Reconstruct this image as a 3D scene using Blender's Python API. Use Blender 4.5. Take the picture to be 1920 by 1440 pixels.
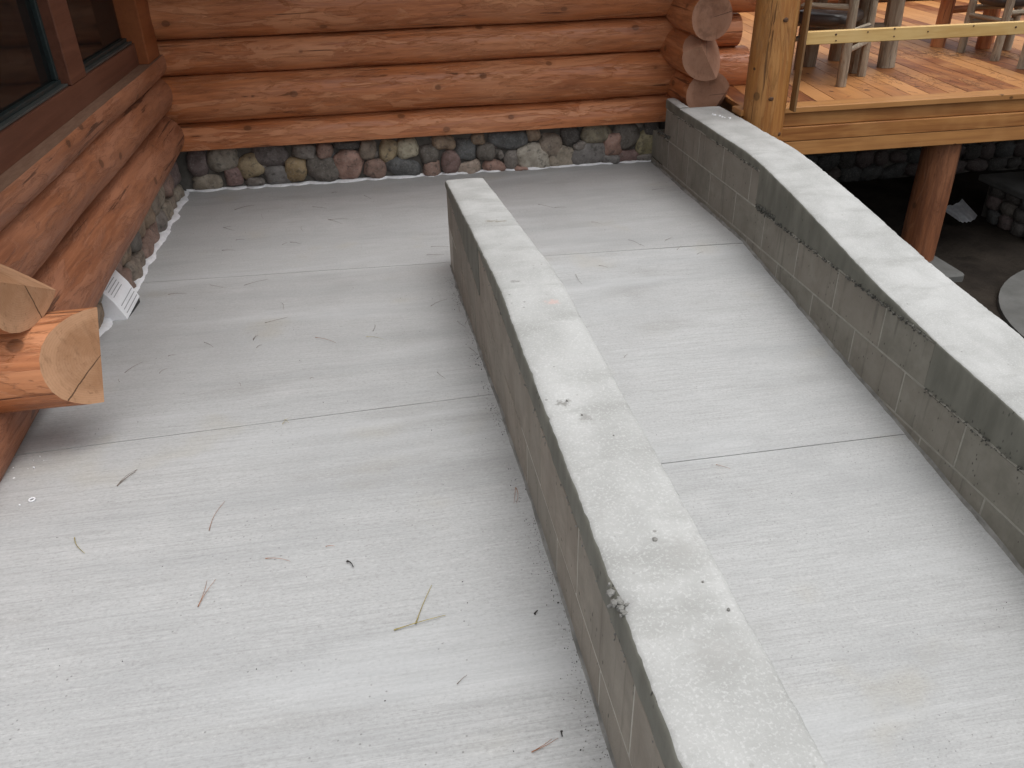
import bpy, bmesh, math, random
from mathutils import Vector, Matrix, noise
random.seed(7)
for o in list(bpy.data.objects): bpy.data.objects.remove(o, do_unlink=True)
scene = bpy.context.scene
COL = scene.collection
R = math.radians

# ------------------------------------------------------------------ camera
cd = bpy.data.cameras.new('camera'); cam = bpy.data.objects.new('camera', cd); COL.objects.link(cam)
rt = Vector((0.98554803, -0.16823797, -0.01977567)); up = Vector((0.10268392, 0.50048193, 0.85963588)); fw = Vector((0.13472603, 0.84924309, -0.51052431))
m = Matrix((rt, up, -fw)).transposed().to_4x4(); m.translation = Vector((0, 0, 1.80)); cam.matrix_world = m
cd.sensor_width = 36.0; cd.lens = 28.98; cd.clip_start = 0.05; cd.clip_end = 1000
scene.camera = cam

# ------------------------------------------------------------------ sky, sun, exposure
SUN_EL, SUN_AZ = R(74), R(142)      # azimuth clockwise from +Y: behind the viewer, to the right
w = bpy.data.worlds.new('World'); scene.world = w; w.use_nodes = True
nt = w.node_tree; nt.nodes.clear()
sky = nt.nodes.new('ShaderNodeTexSky'); sky.sky_type = 'NISHITA'; sky.sun_disc = False
sky.sun_elevation = SUN_EL; sky.sun_rotation = SUN_AZ; sky.dust_density = 5.0; sky.air_density = 1.0
hs = nt.nodes.new('ShaderNodeHueSaturation'); hs.inputs['Saturation'].default_value = 0.12    # overcast: the cloud deck is grey
bg = nt.nodes.new('ShaderNodeBackground'); bg.inputs['Strength'].default_value = 0.15
wo = nt.nodes.new('ShaderNodeOutputWorld')
nt.links.new(sky.outputs[0], hs.inputs['Color']); nt.links.new(hs.outputs[0], bg.inputs[0]); nt.links.new(bg.outputs[0], wo.inputs[0])
sl = bpy.data.lights.new('sun', 'SUN'); sl.energy = 0.7; sl.angle = R(60); sl.color = (1.0, 0.985, 0.965)
so = bpy.data.objects.new('sun', sl); COL.objects.link(so)
sd = Vector((math.sin(SUN_AZ) * math.cos(SUN_EL), math.cos(SUN_AZ) * math.cos(SUN_EL), math.sin(SUN_EL)))
so.rotation_euler = sd.to_track_quat('Z', 'Y').to_euler(); so.location = sd * 30
scene.cycles.max_bounces = 6; scene.cycles.diffuse_bounces = 4; scene.cycles.glossy_bounces = 2
vs = scene.view_settings; vs.view_transform = 'Standard'; vs.look = 'None'; vs.gamma = 1.0; vs.exposure = 0.27; vs.use_curve_mapping = False

# ------------------------------------------------------------------ material helpers
class NT:
    def __init__(s, name):
        s.m = bpy.data.materials.new(name); s.m.use_nodes = True; s.t = s.m.node_tree; s.t.nodes.clear()
        s.out = s.t.nodes.new('ShaderNodeOutputMaterial'); s.b = s.t.nodes.new('ShaderNodeBsdfPrincipled')
        s.t.links.new(s.b.outputs[0], s.out.inputs[0])
    def n(s, typ, **kw):
        nd = s.t.nodes.new(typ)
        for k, v in kw.items(): setattr(nd, k, v)
        return nd
    def set(s, sock, v):
        if isinstance(v, bpy.types.NodeSocket): s.t.links.new(v, sock)
        elif v is not None: sock.default_value = v if not (isinstance(v, tuple) and len(v) == 3 and sock.type == 'RGBA') else (*v, 1)
    def coord(s, kind='Object'): return s.n('ShaderNodeTexCoord').outputs[kind]
    def map(s, vec, scale=(1, 1, 1), loc=(0, 0, 0)):
        nd = s.n('ShaderNodeMapping'); s.set(nd.inputs[0], vec); nd.inputs['Scale'].default_value = scale; nd.inputs['Location'].default_value = loc; return nd.outputs[0]
    def noise(s, vec, scale, detail=4, rough=.55, dist=0):
        nd = s.n('ShaderNodeTexNoise'); s.set(nd.inputs['Vector'], vec); nd.inputs['Scale'].default_value = scale; nd.inputs['Detail'].default_value = detail
        nd.inputs['Roughness'].default_value = rough; nd.inputs['Distortion'].default_value = dist; return nd.outputs[0]
    def vor(s, vec, scale, feature='F1', out='Distance', rand=1):
        nd = s.n('ShaderNodeTexVoronoi', feature=feature); s.set(nd.inputs['Vector'], vec); nd.inputs['Scale'].default_value = scale; nd.inputs['Randomness'].default_value = rand; return nd.outputs[out]
    def ramp(s, fac, a, b, ca=0.0, cb=1.0):
        nd = s.n('ShaderNodeMapRange', interpolation_type='SMOOTHSTEP'); s.set(nd.inputs[0], fac); nd.inputs[1].default_value = a; nd.inputs[2].default_value = b; nd.inputs[3].default_value = ca; nd.inputs[4].default_value = cb; return nd.outputs[0]
    def mix(s, fac, a, b, mode='MIX'):
        nd = s.n('ShaderNodeMix', data_type='RGBA', blend_type=mode); s.set(nd.inputs[0], fac); s.set(nd.inputs[6], a); s.set(nd.inputs[7], b); return nd.outputs[2]
    def math(s, op, a, b=None):
        nd = s.n('ShaderNodeMath', operation=op); s.set(nd.inputs[0], a); s.set(nd.inputs[1], b); return nd.outputs[0]
    def vmath(s, op, a, b=None):
        nd = s.n('ShaderNodeVectorMath', operation=op); s.set(nd.inputs[0], a); s.set(nd.inputs[1], b); return nd.outputs[0]
    def rnd(s): return s.n('ShaderNodeObjectInfo').outputs['Random']
    def ocol(s): return s.n('ShaderNodeObjectInfo').outputs['Color']
    def shifted(s, amt=37.0):
        r = s.rnd(); nd = s.n('ShaderNodeCombineXYZ'); a = s.math('MULTIPLY', r, amt)
        for i in range(3): s.set(nd.inputs[i], a)
        return s.vmath('ADD', s.coord(), nd.outputs[0])
    def bump(s, h, strength=.3, dist=.01, normal=None):
        nd = s.n('ShaderNodeBump'); s.set(nd.inputs['Height'], h); nd.inputs['Strength'].default_value = strength; nd.inputs['Distance'].default_value = dist
        if normal is not None: s.set(nd.inputs['Normal'], normal)
        return nd.outputs[0]
    def done(s, col, rough=.8, normal=None, spec=.5):
        s.set(s.b.inputs['Base Color'], col); s.set(s.b.inputs['Roughness'], rough); s.b.inputs['Specular IOR Level'].default_value = spec
        if normal is not None: s.set(s.b.inputs['Normal'], normal)
        return s.m

def mat_floor():
    n = NT('broomed_concrete'); c = n.coord()
    big = n.noise(c, 1.3, 5, .6); mid = n.noise(c, 6, 5, .6); fine = n.noise(c, 90, 3, .6)
    br = n.noise(n.map(c, (4.5, 150, 2)), 1.0, 3, .65); br2 = n.noise(n.map(c, (7, 520, 2)), 1.0, 2, .6)
    col = n.mix(n.ramp(big, .3, .7), (.378, .383, .383), (.45, .456, .456))
    col = n.mix(n.ramp(mid, .35, .72), col, (.42, .426, .426), 'MIX')
    col = n.mix(n.math('MULTIPLY', n.ramp(br, .42, .66, 0, .36), n.ramp(big, .35, .62, .35, 1)), col, (.25, .249, .245))
    col = n.mix(n.ramp(br2, .52, .72, 0, .34), col, (.60, .603, .60))
    st = n.noise(n.map(c, (1, 1, 1), (5.3, 2.1, 0)), 2.4, 3, .5)
    col = n.mix(n.ramp(st, .60, .74, 0, .28), col, (.40, .365, .285))
    st2 = n.noise(n.map(c, (.7, 2.0, 1), (15.3, 8.1, 0)), 2.0, 4, .6)
    col = n.mix(n.ramp(st2, .54, .72, 0, .38), col, (.30, .297, .287))
    gr = n.noise(n.map(c, (.6, 1, 1)), 150, 3, .75); col = n.mix(n.ramp(gr, .50, .70, 0, .42), col, (.235, .23, .222)); col = n.mix(n.ramp(gr, .30, .46, .30, 0), col, (.62, .62, .61))
    bd = n.noise(n.map(c, (.55, 3.2, 1), (2.2, 7.7, 0)), 1.0, 4, .6, .6); col = n.mix(n.ramp(bd, .46, .68, 0, .30), col, (.272, .28, .284))
    bd2 = n.noise(n.map(c, (.5, 2.6, 1), (9.2, 1.7, 0)), 1.0, 4, .6, .6); col = n.mix(n.ramp(bd2, .52, .72, 0, .40), col, (.535, .548, .556))
    sp = n.vor(c, 46); spm = n.noise(c, 3.5, 3, .6)
    dots = n.math('MULTIPLY', n.ramp(sp, .05, .15, 1, 0), n.ramp(spm, .47, .6))
    col = n.mix(n.math('MULTIPLY', dots, .62), col, (.15, .148, .14))
    h = n.math('ADD', n.math('MULTIPLY', br, .6), n.math('MULTIPLY', fine, .5))
    h = n.math('SUBTRACT', h, dots)
    return n.done(col, n.ramp(mid, .3, .7, .72, .9), n.bump(h, .35, .003))

def mat_captop():
    n = NT('trowelled_cap_concrete'); c = n.coord()
    big = n.noise(n.map(c, (2.5, 1.6, 1)), 2.2, 5, .62); fine = n.noise(c, 140, 3, .7); gr = n.noise(c, 170, 2, .7)
    col = n.mix(n.ramp(big, .30, .68), (.36, .363, .352), (.465, .468, .458))
    band = n.noise(n.map(c, (3, 9, 1), (3, 1, 0)), 1.0, 4, .6)
    col = n.mix(n.ramp(band, .48, .70, 0, .62), col, (.30, .302, .288))
    col = n.mix(n.ramp(gr, .50, .70, 0, .38), col, (.64, .645, .638))
    col = n.mix(n.ramp(fine, .54, .74, 0, .34), col, (.29, .286, .272))
    sp = n.vor(n.map(c, (1, 1, 1)), 26); spm = n.noise(c, 4, 2)
    dots = n.math('MULTIPLY', n.ramp(sp, .06, .13, 1, 0), n.ramp(spm, .5, .62))
    col = n.mix(n.math('MULTIPLY', dots, .7), col, (.20, .195, .18))
    h = n.math('SUBTRACT', n.math('ADD', n.math('MULTIPLY', gr, .8), n.math('MULTIPLY', fine, .6)), n.math('MULTIPLY', dots, 1.5))
    # marks with a shape of their own: damp smear, orange paint dab, spatter
    for (x, y, sx, sy, cc, a) in ((.455, 3.27, 13, 30, (.235, .22, .175), .75), (.482, 2.225, 26, 36, (.85, .36, .27), .22), (.392, 1.665, 34, 50, (.19, .185, .17), .75), (.43, 1.58, 45, 30, (.22, .215, .2), .6), (.40, 2.42, 45, 60, (.2, .195, .18), .6), (.47, .86, 14, 18, (.33, .326, .312), .45), (.50, 1.11, 14, 20, (.33, .326, .312), .4)):
        p = n.map(c, (sx, sy, 0), (-x * sx, -y * sy, 0)); d = n.n('ShaderNodeVectorMath', operation='LENGTH'); n.set(d.inputs[0], p)
        dd = n.math('ADD', d.outputs['Value'], n.math('MULTIPLY', n.noise(c, 42, 4, .7), 3.4))
        col = n.mix(n.ramp(dd, 1.9, 2.5, a, 0), col, cc)
    return n.done(col, .88, n.bump(h, .3, .003))

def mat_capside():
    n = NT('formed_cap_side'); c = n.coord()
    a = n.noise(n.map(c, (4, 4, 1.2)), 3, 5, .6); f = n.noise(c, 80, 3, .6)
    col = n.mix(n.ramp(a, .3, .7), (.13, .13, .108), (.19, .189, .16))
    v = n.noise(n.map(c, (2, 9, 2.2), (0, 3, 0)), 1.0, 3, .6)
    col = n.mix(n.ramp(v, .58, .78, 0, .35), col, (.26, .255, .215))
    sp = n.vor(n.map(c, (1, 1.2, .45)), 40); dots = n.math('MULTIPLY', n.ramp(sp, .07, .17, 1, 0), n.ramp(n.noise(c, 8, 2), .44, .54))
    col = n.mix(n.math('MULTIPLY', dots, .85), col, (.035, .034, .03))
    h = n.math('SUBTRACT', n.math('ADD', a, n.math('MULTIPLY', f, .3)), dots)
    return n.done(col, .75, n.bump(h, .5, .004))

def mat_block(name, ca, cb, cc):
    n = NT(name); c = n.shifted(); wc = n.map(n.n('ShaderNodeNewGeometry').outputs['Position'], (1, 1, 1))
    a = n.noise(c, 7, 4, .65); f = n.noise(c, 120, 2, .7); r = n.rnd()
    col = n.mix(n.ramp(a, .3, .7), ca, cb)
    col = n.mix(n.math('MULTIPLY', r, .5), col, cc)
    sm = n.noise(n.map(wc, (3, 3.2, 4.5)), 1.0, 5, .65, .8); col = n.mix(n.ramp(sm, .52, .72, 0, .45), col, tuple(x * 1.25 for x in cb))
    v = n.noise(n.map(wc, (3, 26, 2.2)), 1.0, 4, .65); col = n.mix(n.ramp(v, .54, .72, 0, .5), col, tuple(x * .55 for x in ca))
    sp = n.vor(n.map(wc, (1, 1.1, .5)), 46); dots = n.math('MULTIPLY', n.ramp(sp, .07, .17, 1, 0), n.ramp(n.noise(wc, 9, 2), .46, .56))
    col = n.mix(n.math('MULTIPLY', dots, .85), col, (.04, .036, .032))
    h = n.math('SUBTRACT', n.math('ADD', n.math('MULTIPLY', f, .6), n.math('MULTIPLY', sm, 1.2)), dots)
    return n.done(col, .9, n.bump(h, .6, .004))

def mat_simple(name, ca, cb, scale=8, rough=.85, bump=.4, fine=90, spec=.5, stretch=(1, 1, 1), dist=.004):
    n = NT(name); c = n.map(n.coord(), stretch)
    a = n.noise(c, scale, 5, .6); f = n.noise(c, fine, 3, .65)
    col = n.mix(n.ramp(a, .3, .7), ca, cb)
    col = n.mix(n.ramp(f, .55, .75, 0, .3), col, tuple(x * .55 for x in ca))
    return n.done(col, rough, n.bump(n.math('ADD', a, n.math('MULTIPLY', f, .5)), bump, dist), spec)

def mat_log(name, base, light, dark, rough=.42, patch=.6):
    """peeled, stained log: grain along local X, drawknife patches, knots"""
    n = NT(name); c = n.shifted(53)
    g = n.noise(n.map(c, (2.2, 30, 30)), 1.0, 6, .68, .5); g2 = n.noise(n.map(c, (7, 150, 150)), 1.0, 3, .65)
    p = n.noise(n.map(c, (1.1, 6, 6)), 1.7, 8, .66, .9)
    p2 = n.noise(n.map(c, (2.2, 11, 11), (4, 2, 7)), 1.5, 7, .66, 1.0)
    blot = n.noise(c, 1.3, 3, .5)
    col = n.mix(n.ramp(g, .35, .68), dark, base)
    col = n.mix(n.ramp(blot, .42, .72, 0, .5), col, light)
    pm = n.ramp(p, .50, .56); col = n.mix(n.math('MULTIPLY', pm, patch), col, light)
    pm2 = n.ramp(p2, .55, .60); col = n.mix(n.math('MULTIPLY', pm2, patch * .55), col, tuple(x * .62 for x in base))
    col = n.mix(n.ramp(g2, .54, .72, 0, .42), col, dark); col = n.mix(n.ramp(g2, .30, .44, .45, 0), col, light)
    crack = n.noise(n.map(c, (.9, 34, 34), (9, 0, 0)), 1.0, 3, .5, .4)
    cm = n.math('MULTIPLY', n.ramp(crack, .635, .67), n.ramp(p, .46, .52)); col = n.mix(n.math('MULTIPLY', cm, .75), col, tuple(x * .25 for x in dark))
    kv = n.vor(n.map(c, (1.0, 1.3, 1.3)), 4.2); kd = n.math('ADD', kv, n.math('MULTIPLY', n.noise(c, 30, 2), .03))
    kn = n.ramp(kd, .11, .15, 1, 0); col = n.mix(n.math('MULTIPLY', kn, .8), col, tuple(x * .22 for x in base))
    ring = n.ramp(kd, .14, .30, 1, 0); col = n.mix(n.math('MULTIPLY', ring, .3), col, tuple(x * .6 for x in base))
    h = n.math('ADD', n.math('ADD', n.math('MULTIPLY', pm, .5), n.math('MULTIPLY', g, .5)), n.math('SUBTRACT', n.math('MULTIPLY', pm2, -.5), cm))
    return n.done(col, n.ramp(p, .4, .6, rough, rough + .16), n.bump(h, .7, .007), .45)

def mat_endgrain(name, ca, cb, rough=.75):
    n = NT(name); c = n.shifted(11); oc = n.coord()
    a = n.noise(c, 7, 5, .65); f = n.noise(c, 70, 3, .7); sc = n.noise(n.map(c, (5, 45, 12)), 1, 4, .65)
    sep = n.n('ShaderNodeSeparateXYZ'); n.set(sep.inputs[0], oc)
    rad = n.math('SQRT', n.math('ADD', n.math('POWER', sep.outputs[1], 2.0), n.math('POWER', sep.outputs[2], 2.0)))
    rad = n.math('ADD', rad, n.math('MULTIPLY', a, .012)); ring = n.math('SINE', n.math('MULTIPLY', rad, 900.0))
    col = n.mix(n.ramp(a, .3, .7), ca, cb)
    col = n.mix(n.ramp(rad, .11, .135, 0, .5), col, tuple(min(1, x * 1.25) for x in cb))
    col = n.mix(n.ramp(ring, .2, 1.0, 0, .13), col, tuple(x * .6 for x in ca))
    col = n.mix(n.ramp(sc, .55, .72, 0, .4), col, tuple(x * .6 for x in ca))
    st = n.noise(c, 5, 4, .7); col = n.mix(n.ramp(st, .54, .70, 0, .55), col, tuple(x * .5 for x in ca))
    ang = n.math('ARCTAN2', sep.outputs[2], sep.outputs[1]); r1 = n.math('MULTIPLY', n.rnd(), 5.0)
    ck = n.math('ABSOLUTE', n.math('SINE', n.math('ADD', n.math('ADD', ang, r1), n.math('MULTIPLY', a, .25))))
    ckm = n.math('MULTIPLY', n.ramp(n.math('MULTIPLY', ck, rad), .0012, .0026, 1, 0), n.ramp(n.math('COSINE', n.math('ADD', ang, r1)), -.1, .1))
    col = n.mix(n.math('MULTIPLY', ckm, .8), col, tuple(x * .15 for x in ca))
    col = n.mix(n.ramp(f, .58, .74, 0, .4), col, tuple(x * .45 for x in ca))
    return n.done(col, rough, n.bump(n.math('SUBTRACT', n.math('ADD', a, f), n.math('MULTIPLY', ckm, 2.0)), .5, .004), .25)

def mat_plank(name, base, light, dark, rough=.5, var=.5, knots=3.4):
    """sawn board: grain along local Y"""
    n = NT(name); c = n.shifted(71); r = n.rnd()
    wv = n.noise(n.map(c, (20, 1.1, 20)), 1.0, 5, .6, 1.2); fine = n.noise(n.map(c, (160, 4, 160)), 1.0, 3, .6)
    col = n.mix(n.ramp(wv, .32, .68), dark, base)
    col = n.mix(n.math('MULTIPLY', n.ramp(r, .3, 1.0), var), col, light); col = n.mix(n.math('MULTIPLY', n.ramp(r, 0, .35, 1, 0), var * .7), col, dark)
    col = n.mix(n.ramp(n.noise(c, 2.2, 3), .45, .7, 0, .45), col, light)
    col = n.mix(n.ramp(fine, .55, .72, 0, .35), col, dark)
    h = n.math('ADD', wv, n.math('MULTIPLY', fine, .5))
    if knots:
        kv = n.vor(n.map(c, (1.5, 1.0, 1.5)), knots); kn = n.ramp(n.math('ADD', kv, n.math('MULTIPLY', n.noise(c, 40, 2), .03)), .085, .125, 1, 0)
        col = n.mix(n.math('MULTIPLY', kn, .85), col, tuple(x * .2 for x in base))
    return n.done(col, rough, n.bump(h, .35, .003), .3)

def mat_stone():
    n = NT('field_stone'); c = n.shifted(23); oc = n.ocol()
    a = n.noise(c, 14, 5, .65); f = n.noise(c, 75, 4, .75); g = n.noise(c, 30, 3, .6)
    oc = n.mix(1.0, oc, (1.35, 1.32, 1.27), 'MULTIPLY')
    col = n.mix(n.ramp(a, .3, .68, 0, .85), oc, n.mix(1.0, oc, (.52, .50, .48), 'MULTIPLY'))
    col = n.mix(n.ramp(f, .50, .68, 0, .30), col, (.36, .345, .32))
    col = n.mix(n.ramp(g, .52, .72, 0, .65), col, (.055, .05, .046))
    return n.done(col, .72, n.bump(n.math('ADD', a, n.math('MULTIPLY', f, .6)), .7, .006), .35)

M = {}
M['floor'] = mat_floor(); M['captop'] = mat_captop(); M['capside'] = mat_capside(); M['block'] = mat_block('concrete_block', (.245, .215, .178), (.325, .29, .245), (.26, .25, .215)); M['blockg'] = mat_block('grey_concrete_block', (.20, .19, .16), (.275, .262, .225), (.28, .248, .212)); M['stone'] = mat_stone()
M['mortar'] = mat_simple('pale_block_mortar', (.33, .318, .28), (.42, .405, .36), 25)
M['mortarl'] = mat_simple('light_block_mortar', (.42, .40, .355), (.52, .50, .45), 25)
M['fillet'] = mat_simple('rough_mortar_fillet', (.17, .167, .155), (.30, .296, .28), 14, .9, .6, 60)
M['smortar'] = mat_simple('stone_mortar', (.075, .069, .061), (.12, .112, .10), 12, .95, .8, 50)
M['foam'] = mat_simple('white_sealant', (.72, .73, .76), (.86, .87, .89), 20, .6, .6, 60)
M['log'] = mat_log('stained_log', (.54, .195, .074), (.63, .285, .140), (.33, .108, .040), .32, .6)
M['logL'] = mat_log('stained_log_smooth', (.36, .140, .066), (.44, .20, .115), (.24, .088, .042), .48, .35)
M['dusty'] = mat_simple('dusty_sill_top', (.19, .105, .068), (.25, .15, .10), 5, .7, .3, 60, .3, (2, 9, 9))
M['endraw'] = mat_endgrain('raw_log_end', (.34, .175, .09), (.46, .265, .155))
M['endstain'] = mat_endgrain('stained_log_end', (.27, .135, .082), (.34, .185, .122), .6)
M['postlog'] = mat_log('honey_post', (.45, .205, .058), (.53, .275, .095), (.32, .125, .032), .45, .4)
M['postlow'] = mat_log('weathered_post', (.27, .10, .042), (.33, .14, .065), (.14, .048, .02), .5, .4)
M['greylog'] = mat_log('grey_log', (.36, .30, .22), (.46, .40, .31), (.19, .14, .10), .7, .5)
M['redlog'] = mat_log('red_log', (.46, .15, .05), (.55, .24, .10), (.26, .07, .025), .45, .5)
M['cedar'] = mat_plank('cedar_board', (.33, .12, .038), (.55, .265, .095), (.14, .042, .015), .5, 1.0)
M['fascia'] = mat_plank('amber_fascia', (.44, .20, .062), (.55, .285, .105), (.26, .10, .03), .5, .4, 5.0)
M['pine'] = mat_plank('new_pine_board', (.70, .48, .20), (.76, .57, .28), (.56, .34, .12), .55, .4, 0.01)
M['trim'] = mat_plank('brown_window_trim', (.145, .058, .036), (.175, .076, .049), (.105, .041, .025), .45, .3, False)
M['trimo'] = mat_plank('orange_corner_trim', (.25, .075, .025), (.30, .10, .035), (.18, .05, .016), .5, .3, False)
M['teal'] = mat_simple('teal_window_frame', (.013, .023, .024), (.02, .033, .034), 6, .4, .1)
M['sash'] = mat_simple('dark_inner_sash', (.05, .055, .052), (.07, .075, .07), 6, .5, .1)
M['leather'] = mat_simple('dark_leather', (.040, .030, .026), (.060, .046, .041), 14, .35, .3, 120)
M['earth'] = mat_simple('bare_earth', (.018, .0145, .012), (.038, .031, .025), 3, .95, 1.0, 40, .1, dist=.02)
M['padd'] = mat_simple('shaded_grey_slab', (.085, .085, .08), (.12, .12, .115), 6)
M['honey'] = mat_simple('honeycomb_gravel', (.035, .034, .03), (.15, .148, .13), 60, .9, .5, 200)
M['weather'] = mat_plank('weathered_split_board', (.30, .17, .07), (.36, .23, .11), (.12, .06, .03), .6, .3)
M['knot'] = mat_simple('knot_wood', (.06, .026, .012), (.13, .06, .025), 60, .6, .4)
M['pad'] = mat_simple('grey_pad', (.27, .27, .26), (.36, .36, .345), 6)
M['plastic'] = mat_simple('white_plastic', (.80, .81, .84), (.85, .86, .89), 5, .4, .05)
M['black'] = mat_simple('black_plastic', (.015, .015, .016), (.025, .025, .026), 8, .5, .1)
M['slot'] = mat_simple('grey_slot', (.32, .32, .33), (.40, .40, .41), 8, .6, .1)
M['roof'] = mat_simple('shade_eave_soffit', (.22, .12, .07), (.30, .17, .10), 6)
M['dark'] = mat_simple('dark_interior', (.010, .009, .008), (.018, .015, .013), 3)
def flat(name, col, rough=.7):
    n = NT(name); return n.done(n.mix(n.ramp(n.noise(n.coord(), 60, 3), .4, .6), col, tuple(x * .7 for x in col)), rough)
M['nl'] = flat('litter_brown', (.20, .105, .055)); M['n0'] = flat('needle_brown', (.15, .112, .08)); M['n1'] = flat('needle_rust', (.34, .15, .07)); M['n2'] = flat('needle_yellow', (.36, .30, .11)); M['n3'] = flat('needle_dark', (.03, .026, .024))
gn = NT('window_glass'); gn.b.inputs['Base Color'].default_value = (.012, .014, .014, 1); gn.b.inputs['Roughness'].default_value = .06; gn.b.inputs['Specular IOR Level'].default_value = .35
tr = gn.n('ShaderNodeBsdfTransparent'); tr.inputs[0].default_value = (.55, .58, .57, 1); mx = gn.n('ShaderNodeMixShader'); mx.inputs[0].default_value = .72
gn.t.links.new(tr.outputs[0], mx.inputs[1]); gn.t.links.new(gn.b.outputs[0], mx.inputs[2]); gn.t.links.new(mx.outputs[0], gn.out.inputs[0]); M['glass'] = gn.m

# ------------------------------------------------------------------ object helpers
def link(name, mesh, mats, parent=None, smooth=False):
    if not isinstance(mats, (list, tuple)): mats = [mats]
    if len(mesh.materials) == 0:
        for k in mats: mesh.materials.append(M[k])
    if smooth:
        for p in mesh.polygons: p.use_smooth = True
    o = bpy.data.objects.new(name, mesh); COL.objects.link(o)
    if parent is not None: o.parent = parent
    return o
def tag(o, label=None, cat=None, group=None, kind=None):
    if label: o['label'] = label
    if cat: o['category'] = cat
    if group: o['group'] = group
    if kind: o['kind'] = kind
    return o
def empty(name, loc=(0, 0, 0), rz=0, **kw):
    o = bpy.data.objects.new(name, None); COL.objects.link(o); o.location = loc; o.rotation_euler = (0, 0, rz); o.empty_display_size = .1
    return tag(o, **kw)
def frombm(name, bm):
    me = bpy.data.meshes.new(name); bm.normal_update(); bm.to_mesh(me); bm.free(); return me
_cb = {}
def cbox(name, dims, ch=.003):
    key = (name, tuple(round(d, 4) for d in dims), ch)
    if key in _cb: return _cb[key]
    bm = bmesh.new(); bmesh.ops.create_cube(bm, size=1.0); bmesh.ops.scale(bm, vec=dims, verts=bm.verts)
    if ch: bmesh.ops.bevel(bm, geom=bm.edges[:], offset=ch, segments=1, affect='EDGES')
    _cb[key] = frombm(name, bm); return _cb[key]
def box(name, lo, hi, mat, parent=None, ch=.003):
    d = [hi[i] - lo[i] for i in range(3)]; me = cbox(name + '_' + (mat if isinstance(mat, str) else mat[0]), d, ch)
    o = link(name, me, mat, parent); o.location = [(lo[i] + hi[i]) / 2 for i in range(3)]; return o
def sn(v, s=1.0, seed=0.0): return noise.noise(Vector((v[0] * s + seed, v[1] * s - seed * .7, v[2] * s + seed * .3)))
def lerp(pts, x):
    if x <= pts[0][0]: return pts[0][1]
    for (a, va), (b, vb) in zip(pts, pts[1:]):
        if x <= b:
            t = (x - a) / (b - a); return va + (vb - va) * t
    return pts[-1][1]
def slerp(pts, x, h=.22): return sum(lerp(pts, x + d * h) for d in (-1, -.6, -.3, 0, .3, .6, 1)) / 7

def log(name, p0, p1, r0, r1, mat, parent, seed=1, seg=26, wob=.008, cuts=(), flats=(), end='endraw', lump=.05, flatmat=None):
    """tapered, slightly crooked log from p0 to p1; local X is its length. cuts: world-space (point, outward normal); flats the same but in the bark material"""
    p0, p1 = Vector(p0), Vector(p1); L = (p1 - p0).length; q = (p1 - p0).to_track_quat('X', 'Z')
    nst = max(8, int(L / .07)); bm = bmesh.new(); rings = []
    for i in range(nst + 1):
        t = i / nst; x = t * L; r = r0 + (r1 - r0) * t
        r *= 1 + .025 * sn((x * 1.3, seed, 0), 1, seed)
        cy = wob * sn((x * .8, 3, seed), 1, seed); cz = wob * sn((x * .8, 9, seed), 1, seed + 4) * .5
        ring = []
        for k in range(seg):
            a = 2 * math.pi * k / seg
            rr = r * (1 + lump * .5 * sn((x * 1.7, math.cos(a) * 1.3, math.sin(a) * 1.3), 1, seed) + lump * .25 * sn((x * 5, math.cos(a) * 3, math.sin(a) * 3), 1, seed + 8))
            ring.append(bm.verts.new((x, cy + rr * math.cos(a), cz + rr * math.sin(a))))
        rings.append(ring)
    for a, b in zip(rings, rings[1:]):
        for k in range(seg): bm.faces.new((a[k], a[(k + 1) % seg], b[(k + 1) % seg], b[k]))
    for f in (bm.faces.new(rings[0][::-1]), bm.faces.new(rings[-1])): f.material_index = 1
    inv = q.inverted()
    for lst, mi in ((flats, 2 if flatmat else 0), (cuts, 1)):
        for pt, nn in lst:
            lp = inv @ (Vector(pt) - p0); ln = inv @ Vector(nn)
            res = bmesh.ops.bisect_plane(bm, geom=bm.verts[:] + bm.edges[:] + bm.faces[:], plane_co=lp, plane_no=ln, clear_outer=True)
            ed = [e for e in res['geom_cut'] if isinstance(e, bmesh.types.BMEdge)]
            if ed:
                fl = bmesh.ops.contextual_create(bm, geom=ed)
                for f in fl['faces']: f.material_index = mi; f.tag = True
    for f in bm.faces: f.smooth = len(f.verts) <= 4 and not f.tag and f.material_index == 0
    bmesh.ops.recalc_face_normals(bm, faces=bm.faces)
    # keep cut edges crisp
    for e in bm.edges:
        if len(e.link_faces) == 2 and e.calc_face_angle(0) > .5: e.smooth = False
    o = link(name, frombm(name, bm), [mat, end] + ([flatmat] if flatmat else []), parent); o.location = p0; o.rotation_mode = 'QUATERNION'; o.rotation_quaternion = q
    return o

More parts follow.
